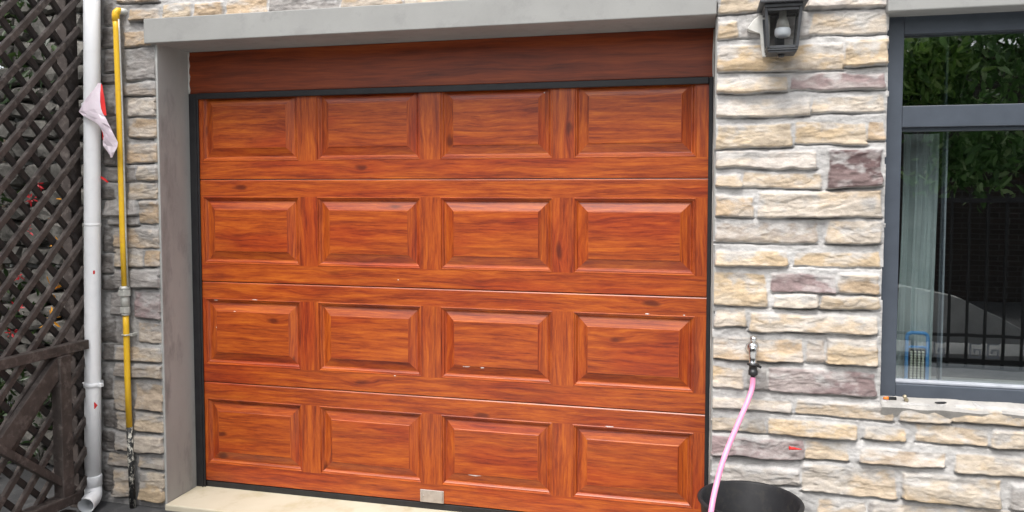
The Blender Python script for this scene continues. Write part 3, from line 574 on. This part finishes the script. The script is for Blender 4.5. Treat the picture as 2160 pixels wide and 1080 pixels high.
# ---------------------------------------------------------------- torn paper on the downpipe
pp = empty('torn_paper', (-.36, -.385, 1.9), 0, 'torn pinkish paper with a red reverse, hanging across the white downpipe', 'paper')
def sheet(name, pts, m, parent, th=.0012):
    b = MB(); c = Vector((0, 0, 0))
    for p in pts: c += Vector(p)
    return b, c
L = [(-.300, -.376, 2.055), (-.345, -.388, 2.002), (-.385, -.390, 1.960), (-.4185, -.386, 1.918), (-.385, -.392, 1.898), (-.345, -.392, 1.876), (-.307, -.388, 1.855), (-.290, -.385, 1.836), (-.284, -.380, 1.815), (-.287, -.376, 1.795), (-.299, -.372, 1.775), (-.297, -.366, 1.752), (-.282, -.362, 1.722), (-.262, -.356, 1.695)]
Rr = [(-.2965, -.376, 2.053), (-.294, -.382, 2.005), (-.289, -.388, 1.965), (-.284, -.392, 1.930), (-.272, -.393, 1.908), (-.260, -.390, 1.885), (-.250, -.386, 1.862), (-.242, -.381, 1.840), (-.235, -.374, 1.815), (-.227, -.368, 1.790), (-.221, -.364, 1.768), (-.224, -.360, 1.748), (-.240, -.357, 1.720), (-.2600, -.356, 1.696)]
b = MB()
for i in range(len(L)-1):
    for k in range(4):
        q = lambda i, s: Vector(L[i])*(1-s) + Vector(Rr[i])*s + Vector((0, -.006*math.sin(s*math.pi) - .003*math.sin(i*1.9+s*5), 0))
        b.poly([q(i, k/4), q(i, (k+1)/4), q(i+1, (k+1)/4), q(i+1, k/4)], smooth=True)
bmesh.ops.remove_doubles(b.bm, verts=b.bm.verts[:], dist=1e-5)
rq = random.Random(4)
for v in b.bm.verts: v.co += Vector((rq.uniform(-.0012, .0012), rq.uniform(-.004, .004), rq.uniform(-.0012, .0012)))
for f_ in b.bm.faces: f_.smooth = rq.random() < .5
b.build('paper_sheet', M['paper'], pp)
b = MB()
A = [(-.2975, -.374, 2.052), (-.297, -.384, 1.998), (-.293, -.386, 1.960), (-.290, -.388, 1.925), (-.278, -.388, 1.900)]
B2 = [(-.290, -.372, 2.045), (-.278, -.378, 2.000), (-.270, -.380, 1.960), (-.264, -.382, 1.922), (-.262, -.382, 1.896)]
for i in range(4): b.poly([A[i], B2[i], B2[i+1], A[i+1]], smooth=True)
A = [(-.330, -.380, 1.868), (-.302, -.374, 1.842), (-.304, -.366, 1.815), (-.307, -.360, 1.79), (-.303, -.358, 1.765)]
B2 = [(-.296, -.382, 1.852), (-.270, -.376, 1.828), (-.268, -.368, 1.805), (-.276, -.362, 1.782), (-.288, -.360, 1.762)]
for i in range(4): b.poly([A[i], B2[i], B2[i+1], A[i+1]], smooth=True)
b.build('red_reverse', M['redpaper'], pp); pp.location = Vector(pp.location) + Vector((-.010, .030, 0))
def scrap(pts, label, name='paper_scrap'):
    c = sum((Vector(p) for p in pts), Vector())/len(pts); b = MB(); b.prism(pts, (0, -.0015, 0)); o = b.build(name, M['redpaper']); tag(o, label, 'paper scrap', 'red paper scraps'); return o
scrap([(-.432, -.3355, .462), (-.411, -.322, .480), (-.4035, -.312, .462), (-.411, -.321, .446)], 'small red paper scrap stuck on the lower right side of the white downpipe')
scrap([(-.372, -.285, 1.606), (-.345, -.287, 1.596), (-.328, -.285, 1.577), (-.335, -.285, 1.574), (-.352, -.287, 1.586), (-.372, -.285, 1.596)], 'thin red paper strip caught on the stones between the white and yellow pipes')
scrap([(-.395, -.326, 1.140), (-.3905, -.320, 1.141), (-.3905, -.320, 1.124), (-.395, -.326, 1.122)], 'tiny red paper speck on the right edge of the white downpipe, mid height')

# ---------------------------------------------------------------- timber lattice at the left
lf = empty('lattice_fence', (-.5, -1.2, -.06), 0, 'weathered dark brown wooden lattice screen with diagonal slats, left of the white downpipe', 'lattice fence')
Y0, Y1, ZT = -2.6, -.305, 3.0
def clipline(c, sgn):
    # line z = sgn*1.05*y + c clipped to the panel
    pts = []
    for y in (Y0, Y1):
        z = sgn*1.05*y + c
        if .0 <= z <= ZT: pts.append((y, z))
    for z in (.0, ZT):
        y = (z - c)/(sgn*1.05)
        if Y0 <= y <= Y1: pts.append((y, z))
    return sorted(pts)[:1] + sorted(pts)[-1:] if len(pts) >= 2 else None
lat = MB()
random.seed(3)
for x, sg, off in ((-.462, 1, 2.795), (-.484, -1, .06)):
    for k in range(-30, 45):
        p = clipline(off + k*.147, sg)
        if p and (p[1][0]-p[0][0]) > .04:
            (ya, za), (yb, zb) = p; j = random.uniform(-.003, .003); xx = x + random.uniform(-.0015, .0015)
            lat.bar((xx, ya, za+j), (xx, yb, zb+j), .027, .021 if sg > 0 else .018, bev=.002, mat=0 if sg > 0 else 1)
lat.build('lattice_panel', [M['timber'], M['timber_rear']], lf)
b = MB(); b.box((-.555, -.345, -.06), (-.497, -.275, 3.05), .004); b.build('post', M['timber'], lf)
b = MB(); b.box((-.515, -2.66, -.06), (-.445, -2.6, 3.05), .004); b.build('post', M['timber'], lf)
b = MB(); b.bar((-.438, -2.6, .80), (-.438, -.345, .776), .046, .05, bev=.004); b.build('rail', M['timber'], lf)
b = MB(); b.bar((-.43, -.86, .405), (-.43, -.475, .755), .085, .03, bev=.003); b.build('brace', M['timber'], lf)
b = MB(); b.bar((-.43, -.87, .43), (-.43, -.455, .085), .034, .035, bev=.003); b.build('brace', M['timber'], lf)
b = MB(); b.box((-.462, -.535, .07), (-.405, -.470, .752), .004); b.build('upright', M['timber'], lf)
b = MB(); b.bar((-.44, -2.6, .115), (-.44, -.43, .047), .05, .075, bev=.005); b.build('bottom_rail', M['timber'], lf)
b = MB(); b.bar((-.44, -2.6, .035), (-.44, -.46, -.03), .035, .07, bev=.005); b.build('kick_board', M['timber'], lf)
# rubble garden wall and planting seen through the lattice
def rubble(name, x0, x1, y, z0, z1, label, cat, seed, mats):
    rg = random.Random(seed); b = MB(); z = z0
    b.box((x0, y+.05, z0), (x1, y+.3, z1), mat=1)
    while z < z1:
        h = rg.uniform(.07, .15); x = x0
        while x < x1 - .03:
            w = min(rg.uniform(.08, .22), x1-x); t = bmesh.new(); bmesh.ops.create_icosphere(t, subdivisions=2, radius=1)
            for v in t.verts:
                n = rg.uniform(.88, 1.08); v.co = Vector((max(-.85, min(.85, v.co.x*1.2))*w*.56*n, max(-.8, min(.8, v.co.y))*.09*n, max(-.8, min(.8, v.co.z*1.2))*h*.56*n))
            b._merge(t, Matrix.Translation((x+w/2, y+.03, z+h/2)) @ Matrix.Rotation(rg.uniform(-.2, .2), 4, 'Y')); x += w
        z += h
    o = b.build(name, mats); tag(o, label, cat); return o
M['rubble'] = mottled('rubble_stone', (.05, .047, .042), (.20, .19, .172), 7, .9, 60, .7, .006, c3=(.04, .038, .034))
rubble('rubble_wall', -1.42, -.47, .12, -.06, 3.0, 'pale rough rubble wall glimpsed through the gaps of the wooden lattice', 'garden wall', 5, [M['rubble'], M['jamb']])
def leaves(name, C, size, m, parent=None, seed=0, droop=.3, mat_count=1):
    """many separate pointed leaves, each folded along its midrib; C = centres"""
    rg = np.random.default_rng(seed); n = len(C); C = np.asarray(C, float)
    d = rg.normal(size=(n, 3)); d[:, 2] -= droop*2; d /= np.linalg.norm(d, axis=1)[:, None]
    s = rg.normal(size=(n, 3)); s -= d*(s*d).sum(1)[:, None]; s /= np.linalg.norm(s, axis=1)[:, None]; nn = np.cross(d, s)
    L = (size*rg.uniform(.6, 1.25, n))[:, None]; W = L*.17; c = C
    V = np.stack([c, c + d*L*.35 + s*W + nn*W*.35, c + d*L*.75 + s*W*.7 + nn*W*.3, c + d*L - nn*L*.06, c + d*L*.75 - s*W*.7 + nn*W*.3, c + d*L*.35 - s*W + nn*W*.35, c + d*L*.5], 1).reshape(-1, 3)
    b = np.arange(n)[:, None]*7
    F = np.concatenate([b + np.array([[0, 1, 6]]), b + np.array([[1, 2, 6]]), b + np.array([[2, 3, 6]]), b + np.array([[3, 4, 6]]), b + np.array([[4, 5, 6]]), b + np.array([[5, 0, 6]])])
    if parent: V = V - np.array(parent.location)
    return np_mesh(name, V, F, [m], parent)
rg = np.random.default_rng(11)
def clumps(n, k, lo, hi, rad):
    cc = rg.uniform(lo, hi, (k, 3)); i = rg.integers(0, k, n); return cc[i] + rg.normal(size=(n, 3))*rad
sh = empty('shrub', (-1.65, .1, -.06), 0, 'green leafy shrub with red and orange blossoms behind the lattice', 'shrub')
leaves('foliage', clumps(7000, 90, (-2.3, -.9, .0), (-.95, .9, 2.9), .13), .07, M['shrubleaf'], sh, 4)
b = MB()
for i in range(7):
    a = i*.9; b.tube([(-1.65+.1*math.cos(a), .1+.1*math.sin(a), -.06), (-1.65+.25*math.cos(a), .1+.3*math.sin(a), 1.1), (-1.6+.4*math.cos(a+.4), .1+.6*math.sin(a+.4), 2.3)], [.02, .014, .006], 7)
b.build('stem', M['bark'], sh)
def blossoms(name, pts, m, r, seed):
    C = []; q = np.random.default_rng(seed)
    for p in pts: C += [np.array(p) + q.normal(size=3)*r*.3 for _ in range(14)]
    return leaves(name, C, r, m, sh, seed, 0)
blossoms('red_blossom', [(-0.660,-0.381,1.569),(-0.660,-0.420,1.497),(-0.660,-0.502,1.125),(-0.660,-0.521,0.972),(-0.660,-0.447,1.343),(-0.660,-0.551,0.863)], M['petal'], .024, 5)
blossoms('orange_blossom', [(-0.640,-0.207,1.485),(-0.640,-0.240,1.406),(-0.640,-0.260,1.269),(-0.640,-0.325,1.039),(-0.640,-0.342,0.893)], M['petaly'], .038, 6)
gw = MB(); gw.box((-3.1, -7, -.06), (-2.9, 4, 2.2), .01); gw.box((-3.14, -7, 2.202), (-2.86, 4, 2.26), .01)  # wall added beyond the lattice to darken its gaps and the left side
tag(gw.build('shade_wall', M['brick']), 'dark brick wall added behind the shrub at the far left to darken that side', 'wall')

# ---------------------------------------------------------------- wall lantern
wl = empty('wall_lantern', (2.815, -.25, 2.06), 0, 'black square wall lantern with a white bulb, high on the stone pier', 'wall lantern')
cx, cy = 2.815, -.335
b = MB()
b.box((cx-.088, cy-.090, 2.250), (cx+.088, cy+.085, 2.262), .003)
b.prism([(cx-.070, cy-.072, 2.236), (cx+.070, cy-.072, 2.236), (cx+.070, cy+.072, 2.236), (cx-.070, cy+.072, 2.236)], (0, 0, .013), bev=.002)
t = bmesh.new(); lo = [t.verts.new((cx+sx*.084, cy+sy*.084, 2.2625)) for sx, sy in ((-1,-1),(1,-1),(1,1),(-1,1))]; hi = [t.verts.new((cx+sx*.03, cy+sy*.03, 2.345)) for sx, sy in ((-1,-1),(1,-1),(1,1),(-1,1))]
t.faces.new(lo[::-1]); t.faces.new(hi)
for i in range(4): t.faces.new((lo[i], lo[(i+1)%4], hi[(i+1)%4], hi[i]))
b._merge(t); b.lathe([(0, 0), (.022, 0), (.012, .02), (.018, .035), (0, .05)], (cx, cy, 2.345), 16); b.build('lantern_roof', M['lantern'], wl)
b = MB(); T_, B_ = .064, .052
for sx, sy in ((-1,-1),(1,-1),(1,1),(-1,1)): b.bar((cx+sx*T_, cy+sy*T_, 2.235), (cx+sx*B_, cy+sy*B_, 2.085), .011, .011, bev=.001)
for z, r, h in ((2.228, .0625, .008), (2.088, .0525, .010)):
    for s_ in (-1, 1):
        b.box((cx-r+.006, cy+s_*r-.005, z-h/2), (cx+r-.006, cy+s_*r+.005, z+h/2)); b.box((cx+s_*r-.005, cy-r+.006, z-h/2), (cx+s_*r+.005, cy+r-.006, z+h/2))
b.build('lantern_frame', M['lantern'], wl)
b = MB(); b.prism([(cx-.056, cy-.056, 2.0815), (cx+.056, cy-.056, 2.0815), (cx+.056, cy+.056, 2.0815), (cx-.056, cy+.056, 2.0815)], (0, 0, -.006), bev=.001)
b.prism([(cx-.052, cy-.052, 2.075), (cx+.052, cy-.052, 2.075), (cx+.052, cy+.052, 2.075), (cx-.052, cy+.052, 2.075)], (0, 0, -.008), bev=.002)
b.lathe([(0, 0), (.010, 0), (.014, .010), (0, .012)], (cx, cy, 2.056), 12); b.build('lantern_base', M['lantern'], wl)
for sx, sy in ((0, -1), (1, 0), (-1, 0)):
    b = MB(); t1, b1 = .060, .050
    if sx == 0: b.poly([(cx-b1, cy+sy*b1, 2.093), (cx+b1, cy+sy*b1, 2.093), (cx+t1, cy+sy*t1, 2.224), (cx-t1, cy+sy*t1, 2.224)])
    else: b.poly([(cx+sx*b1, cy-b1, 2.093), (cx+sx*b1, cy+b1, 2.093), (cx+sx*t1, cy+t1, 2.224), (cx+sx*t1, cy-t1, 2.224)])
    b.build('lantern_glass', M['lglass'], wl)
b = MB(); b.box((cx-.018, cy+.066, 2.10), (cx+.018, -.245, 2.235), .004); b.build('back_plate', M['lantern'], wl)
b = MB(); b.lathe([(0, .066), (.013, .066), (.014, .04), (.020, .030), (.026, .0), (0, .0)], (cx+.004, cy, 2.168), 24); b.build('bulb_socket', M['galv'], wl)
b = MB(); b.lathe([(0, .03), (.0262, .03), (.030, .024), (.030, .006), (.026, -.003), (.015, -.007), (0, -.008)], (cx+.004, cy, 2.138), 24)
m, nt, bb = mat('opal_bulb'); bb.inputs['Base Color'].default_value = (.80, .86, .90, 1); bb.inputs['Roughness'].default_value = .3; b.build('bulb', m, wl)
b = MB(); rp = random.Random(5)
prof = [(2.690, 2.185), (2.712, 2.215), (2.735, 2.235), (2.775, 2.232), (2.778, 2.10), (2.772, 2.072), (2.750, 2.070), (2.744, 2.12), (2.742, 2.165), (2.716, 2.172), (2.700, 2.176)]
b.prism([(x, -.278, z) for x, z in prof], (0, .04, 0), bev=.003); b.build('plaster_patch', M['caulk'], wl)

# ---------------------------------------------------------------- tap, hose, bucket
tp = empty('water_tap', (2.728, -.27, .88), 0, 'chrome garden tap with a black hose connector on the stone pier above the bucket', 'tap')
X = 2.728; RY = Matrix.Rotation(R(90), 4, 'X')
b = MB(); b.lathe([(0, 0), (.026, 0), (.024, .006), (.014, .012), (.0135, .05), (.017, .055), (.017, .068), (0, .070)], (0, 0, 0), 24, M=Matrix.Translation((X, -.252, .893)) @ RY)
b.lathe([(0, .012), (.012, .010), (.0165, .0), (.0165, -.018), (.0135, -.034), (.0135, -.060), (.0155, -.062), (.0155, -.070), (0, -.070)], (X, -.318, .905), 24)
b.lathe([(0, 0), (.012, .003), (.021, .012), (.024, .022), (.021, .032), (.012, .040), (0, .043)], (0, 0, 0), 24, M=Matrix.Translation((X-.024, -.300, .905)) @ Matrix.Rotation(R(90), 4, 'Y') @ Matrix.Scale(1.15, 4))
b.build('tap_body', M['chrome'], tp)
b = MB(); b.lathe([(0, 0), (.010, 0), (.008, .010), (.009, .016), (.0135, .022), (.0145, .030), (.012, .038), (0, .043)], (X+.002, -.312, .912), 20); b.bar((X, -.312, .942), (X+.001, -.345, .948), .014, .008, up=(0, 0, 1), bev=.002); b.build('tap_handle', M['chrome'], tp)
b = MB(); b.lathe([(0, 0), (.020, 0), (.024, -.004), (.024, -.009), (.016, -.011), (.016, -.030), (.0185, -.031), (.0185, -.048), (.009, -.054), (.009, -.070), (0, -.070)], (X+.002, -.318, .846), 24)
b.bar((X+.012, -.322, .838), (X+.034, -.322, .829), .010, .006, up=(0, 1, 0), bev=.002); b.build('hose_connector', M['plastic'], tp)
def smooth_path(P, n=10):
    P = [Vector(p) for p in P]; P = [P[0]*2-P[1]] + P + [P[-1]*2-P[-2]]; o = []
    for i in range(1, len(P)-2):
        for k in range(n):
            t = k/n; a, b, c, d = P[i-1:i+3]
            o.append(.5*((2*b) + (c-a)*t + (2*a-5*b+4*c-d)*t*t + (3*b-a-3*c+d)*t**3))
    return o + [P[-2]]
b = MB(); b.tube(smooth_path([(2.730, -.318, .787), (2.727, -.325, .745), (2.708, -.355, .695), (2.672, -.42, .628), (2.620, -.52, .528), (2.587, -.605, .440), (2.568, -.675, .362), (2.560, -.70, .25), (2.552, -.72, .08), (2.52, -.80, -.03), (2.40, -1.0, -.046), (2.2, -1.15, -.046), (1.9, -1.1, -.046), (1.7, -1.3, -.046)]), .0105, 16)
tag(b.build('garden_hose', M['hose']), 'pink rubber hose hanging from the chrome tap over the front of the black bucket', 'hose')
bk = empty('bucket', (2.716, -.482, -.06), 0, 'black rubber bucket standing open below the tap with the pink hose beside it', 'bucket')
zr = .352
b = MB(); b.lathe([(0, .012), (.145, .012), (.150, .02), (.180, zr+.048), (.186, zr+.053), (.186, zr+.040), (.158, .0), (0, .0)], (2.716, -.482, -.055), 56); b.build('bucket_body', M['bucket'], bk)
b = MB(); prof = [(.181 + .0085*(1+math.cos(a)), zr + .0075*math.sin(a)) for a in [2*math.pi*i/12 for i in range(12)]]
b.lathe(prof, (2.716, -.482, -.008), 56, closed=True); b.build('bucket_rim', M['bucket'], bk)

# ---------------------------------------------------------------- small things on the wall and sill
rp_ = empty('wall_plug', (2.896, -.27, .493), 0, 'small red plastic wall plug poking out of the grey-purple stone right of the hose', 'wall plug')
b = MB(); b.tube([(2.880, -.282, .497), (2.900, -.279, .495)], [.0062, .0058], 10); b.tube([(2.900, -.279, .495), (2.925, -.276, .4935)], [.0045, .0015], 8); b.build('plug_body', M['redpaper'], rp_)
b = MB(); b.tube([(2.8765, -.2825, .4972), (2.880, -.282, .497)], [.0078, .0072], 10); b.build('plug_collar', M['redpaper'], rp_)
t = empty('plastic_tube', (3.258, -.205, .70), 0, 'small orange and black plastic tube lying on the sill at the window corner', 'plastic tube')
b = MB(); b.tube([(3.238, -.212, .707), (3.256, -.211, .7065)], [.0045, .0078], 14); b.build('orange_tip', M['orange'], t)
b = MB(); b.tube([(3.2562, -.211, .7065), (3.2600, -.211, .7065), (3.2602, -.211, .7065), (3.285, -.209, .706)], [.0082, .0082, .0074, .0072], 14); b.build('black_body', M['plastic'], t)
t = MB(); t.lathe([(0, 0), (.007, 0), (.0085, .003), (.0085, .008), (.006, .010), (.006, .019), (.0075, .021), (.0075, .027), (0, .028)], (0, 0, 0), 16, M=Matrix.Translation((3.320, -.214, .709)) @ Matrix.Rotation(R(-28), 4, 'Y') @ Matrix.Rotation(R(25), 4, 'X') @ Matrix.Translation((0, 0, -.010)))
tag(t.build('metal_cap', M['brass']), 'small tarnished beige metal cap in the middle of three bits on the window sill', 'metal cap')
t = MB(); t.prism([(3.422, -.222, .702), (3.440, -.232, .702), (3.456, -.226, .7015), (3.468, -.214, .701), (3.462, -.206, .702), (3.446, -.214, .703)], (0, 0, .004), bev=.0008)
tag(t.build('black_flake', M['plastic']), 'thin black plastic flake lying farthest right on the mortar sill', 'plastic flake')

# ---------------------------------------------------------------- behind the glass
b = MB(); nseg = 64; rc = random.Random(2)
cz0, cz1 = .724, 1.772
fold = lambda s, z: (3.338 + .132*s + .004*math.sin(z*5), .012 + .010*math.sin(s*11 + .5*math.sin(z*3)) + .004*math.sin(s*31+1) + .002*math.sin(s*67) + .004*math.sin(z*9+s*8))
for i in range(nseg):
    for k in range(14):
        s0, s1 = i/nseg, (i+1)/nseg; za, zb = cz0 + (cz1-cz0)*k/14, cz0 + (cz1-cz0)*(k+1)/14
        q = [(*fold(s0, za), za), (*fold(s1, za), za), (*fold(s1, zb), zb), (*fold(s0, zb), zb)]
        b.poly(q, smooth=True)
bmesh.ops.remove_doubles(b.bm, verts=b.bm.verts[:], dist=1e-5)
tag(b.build('curtain', M['curtain']), 'pale blue-green curtain gathered at the left behind the lower window glass', 'curtain')
el = empty('rechargeable_lamp', (3.395, -.025, .722), 0, 'light blue framed emergency lamp with rows of small bulbs, behind the window glass', 'lamp')
def rrect(cx, cz, hw, hh, r, y, n=8):
    pts = []
    for sx, sz, a0 in ((1, 1, 0), (-1, 1, 90), (-1, -1, 180), (1, -1, 270)):
        for i in range(n+1):
            a = R(a0 + 90*i/n); pts.append((cx + sx*(hw-r) + r*math.cos(a), y, cz + sz*(hh-r) + r*math.sin(a)))
    return pts
yl = -.028; cxl = 3.402
b = MB(); p = rrect(cxl, .834, .040, .110, .020, yl); b.tube(p + [p[0], p[1]], .0075, 10, caps=False)
p = rrect(cxl, .804, .037, .081, .013, yl); b.tube(p + [p[0], p[1]], .0048, 10, caps=False); b.build('lamp_frame', M['lampblue'], el)
b = MB(); b.box((cxl-.034, yl-.004, .726), (cxl+.034, yl+.016, .880), .004); b.build('lamp_panel', M['plastic'], el)
b = MB()
for i in range(4):
    for k in range(13): b.lathe([(.0058, 0), (.0058, .002), (.0042, .0046), (0, .0055)], (0, 0, 0), 8, M=Matrix.Translation((cxl-.022+i*.0147, yl-.0045, .734+k*.0108)) @ RY)
b.build('bulb_grid', M['led'], el)
b = MB(); b.box((cxl-.026, yl-.006, .8745), (cxl+.026, yl+.006, .881), .002); b.build('lamp_reflector', M['chrome'], el)

# ---------------------------------------------------------------- behind the camera: what the window glass mirrors
fe = empty('iron_fence', (5.0, -4.4, -.06), 0, 'black iron railing with square key ornaments, mirrored in the lower window glass', 'fence')
FY = -4.4
b = MB(); b.box((2.9, FY-.015, -.02), (8.9, FY+.015, .015), .002); b.build('bottom_rail', M['iron'], fe)
b = MB(); b.box((2.9, FY-.015, .215), (8.9, FY+.015, .24), .002); b.build('lower_rail', M['iron'], fe)
b = MB(); b.box((2.9, FY-.02, 1.42), (8.9, FY+.02, 1.46), .002); b.build('top_rail', M['iron'], fe)
bx = MB(); bx.box((-.011, -.011, 0), (.011, .011, 1.56), .002)
bar0 = bx.build('bar', M['iron']); bar0.parent = fe
kx = MB()
for a, c in (((-.045, .16), (.045, .172)), ((-.045, .05), (-.033, .16)), ((-.045, .04), (.045, .052)), ((.033, .052), (.045, .12)), ((-.012, .108), (.033, .12)), ((-.012, .08), (.0, .108))):
    kx.box((a[0], -.006, a[1]), (c[0], .006, c[1]))
key0 = kx.build('key_ornament', M['sealant']); key0.parent = fe
n = 0
for k in range(40):
    x = 2.93 + k*.147 + (.0 if k else 0)
    bb_ = bar0 if k == 0 else bar0.copy()
    if k: col.objects.link(bb_); bb_.parent = fe
    bb_.location = (x + .0 - 5.0, 0, 0)
    if k % 3 != 0:
        kk = key0 if n == 0 else key0.copy()
        if n: col.objects.link(kk); kk.parent = fe
        kk.location = (x + .0735 - 5.0, 0, .05); n += 1
b = MB(); b.prism([(2.5, -5.6, -.06), (4.6, -5.6, .52), (5.15, -5.6, .40), (5.72, -5.6, .10), (5.9, -5.6, -.06)], (0, -.22, 0), bev=.01)
tag(b.build('ramp_parapet', M['ramp']), 'pale sloping concrete parapet beyond the iron railing, mirrored in the window', 'parapet')
b = MB(); b.box((0, -5.2, -.055), (12, -4.6, .02), .01); tag(b.build('path', M['ramp']), kind='structure')
b = MB(); b.box((-6, -9.3, -.06), (14, -9.0, 3.4), .01); b.box((-6, -9.36, 3.402), (14, -8.94, 3.5), .01)
tag(b.build('yard_wall', M['brick']), 'dark brick yard wall far behind the iron railing', 'wall')
tr = empty('tree', (6.6, -6.4, -.06), 0, 'broad-leaved evergreen tree with drooping leaves, mirrored in the upper window glass', 'tree')
b = MB(); rt = random.Random(9)
b.tube([(6.6, -6.4, -.06), (6.55, -6.4, .8), (6.45, -6.35, 1.6), (6.3, -6.3, 2.4), (6.1, -6.2, 3.4)], [.13, .11, .09, .07, .03], 12); b.build('trunk', M['bark'], tr)
b = MB(); tips = []
for i in range(26):
    z = rt.uniform(1.5, 3.2); a = rt.uniform(0, 6.28); r = rt.uniform(.9, 2.0); s = Vector((6.45, -6.35, z)); e = s + Vector((r*math.cos(a), r*.55*math.sin(a), rt.uniform(.1, .8))); m_ = (s+e)/2 + Vector((0, 0, .15))
    b.tube([s, m_, e], [.03, .018, .006], 6); tips += [m_, e, (m_+e)/2]
b.build('limb', M['bark'], tr)
C = np.concatenate([clumps(5200, 90, (4.7, -6.6, 1.9), (8.2, -5.4, 4.2), .16), clumps(2200, 34, (4.0, -6.5, 2.3), (5.2, -5.4, 3.05), .14), clumps(4000, 60, (5.2, -7.2, 3.6), (8.6, -6.0, 5.0), .2), clumps(900, 14, (4.9, -5.7, 1.55), (6.6, -5.3, 2.0), .13), np.array([np.array(t_) for t_ in tips]).repeat(12, 0) + rg.normal(size=(len(tips)*12, 3))*.15])
leaves('crown', C, .15, M['leaf'], tr, 8, .45)
leaves('sunlit_leaves', clumps(1500, 26, (4.35, -5.75, 2.35), (5.0, -5.3, 3.05), .09), .12, M['sunlit'], tr, 15, .35)
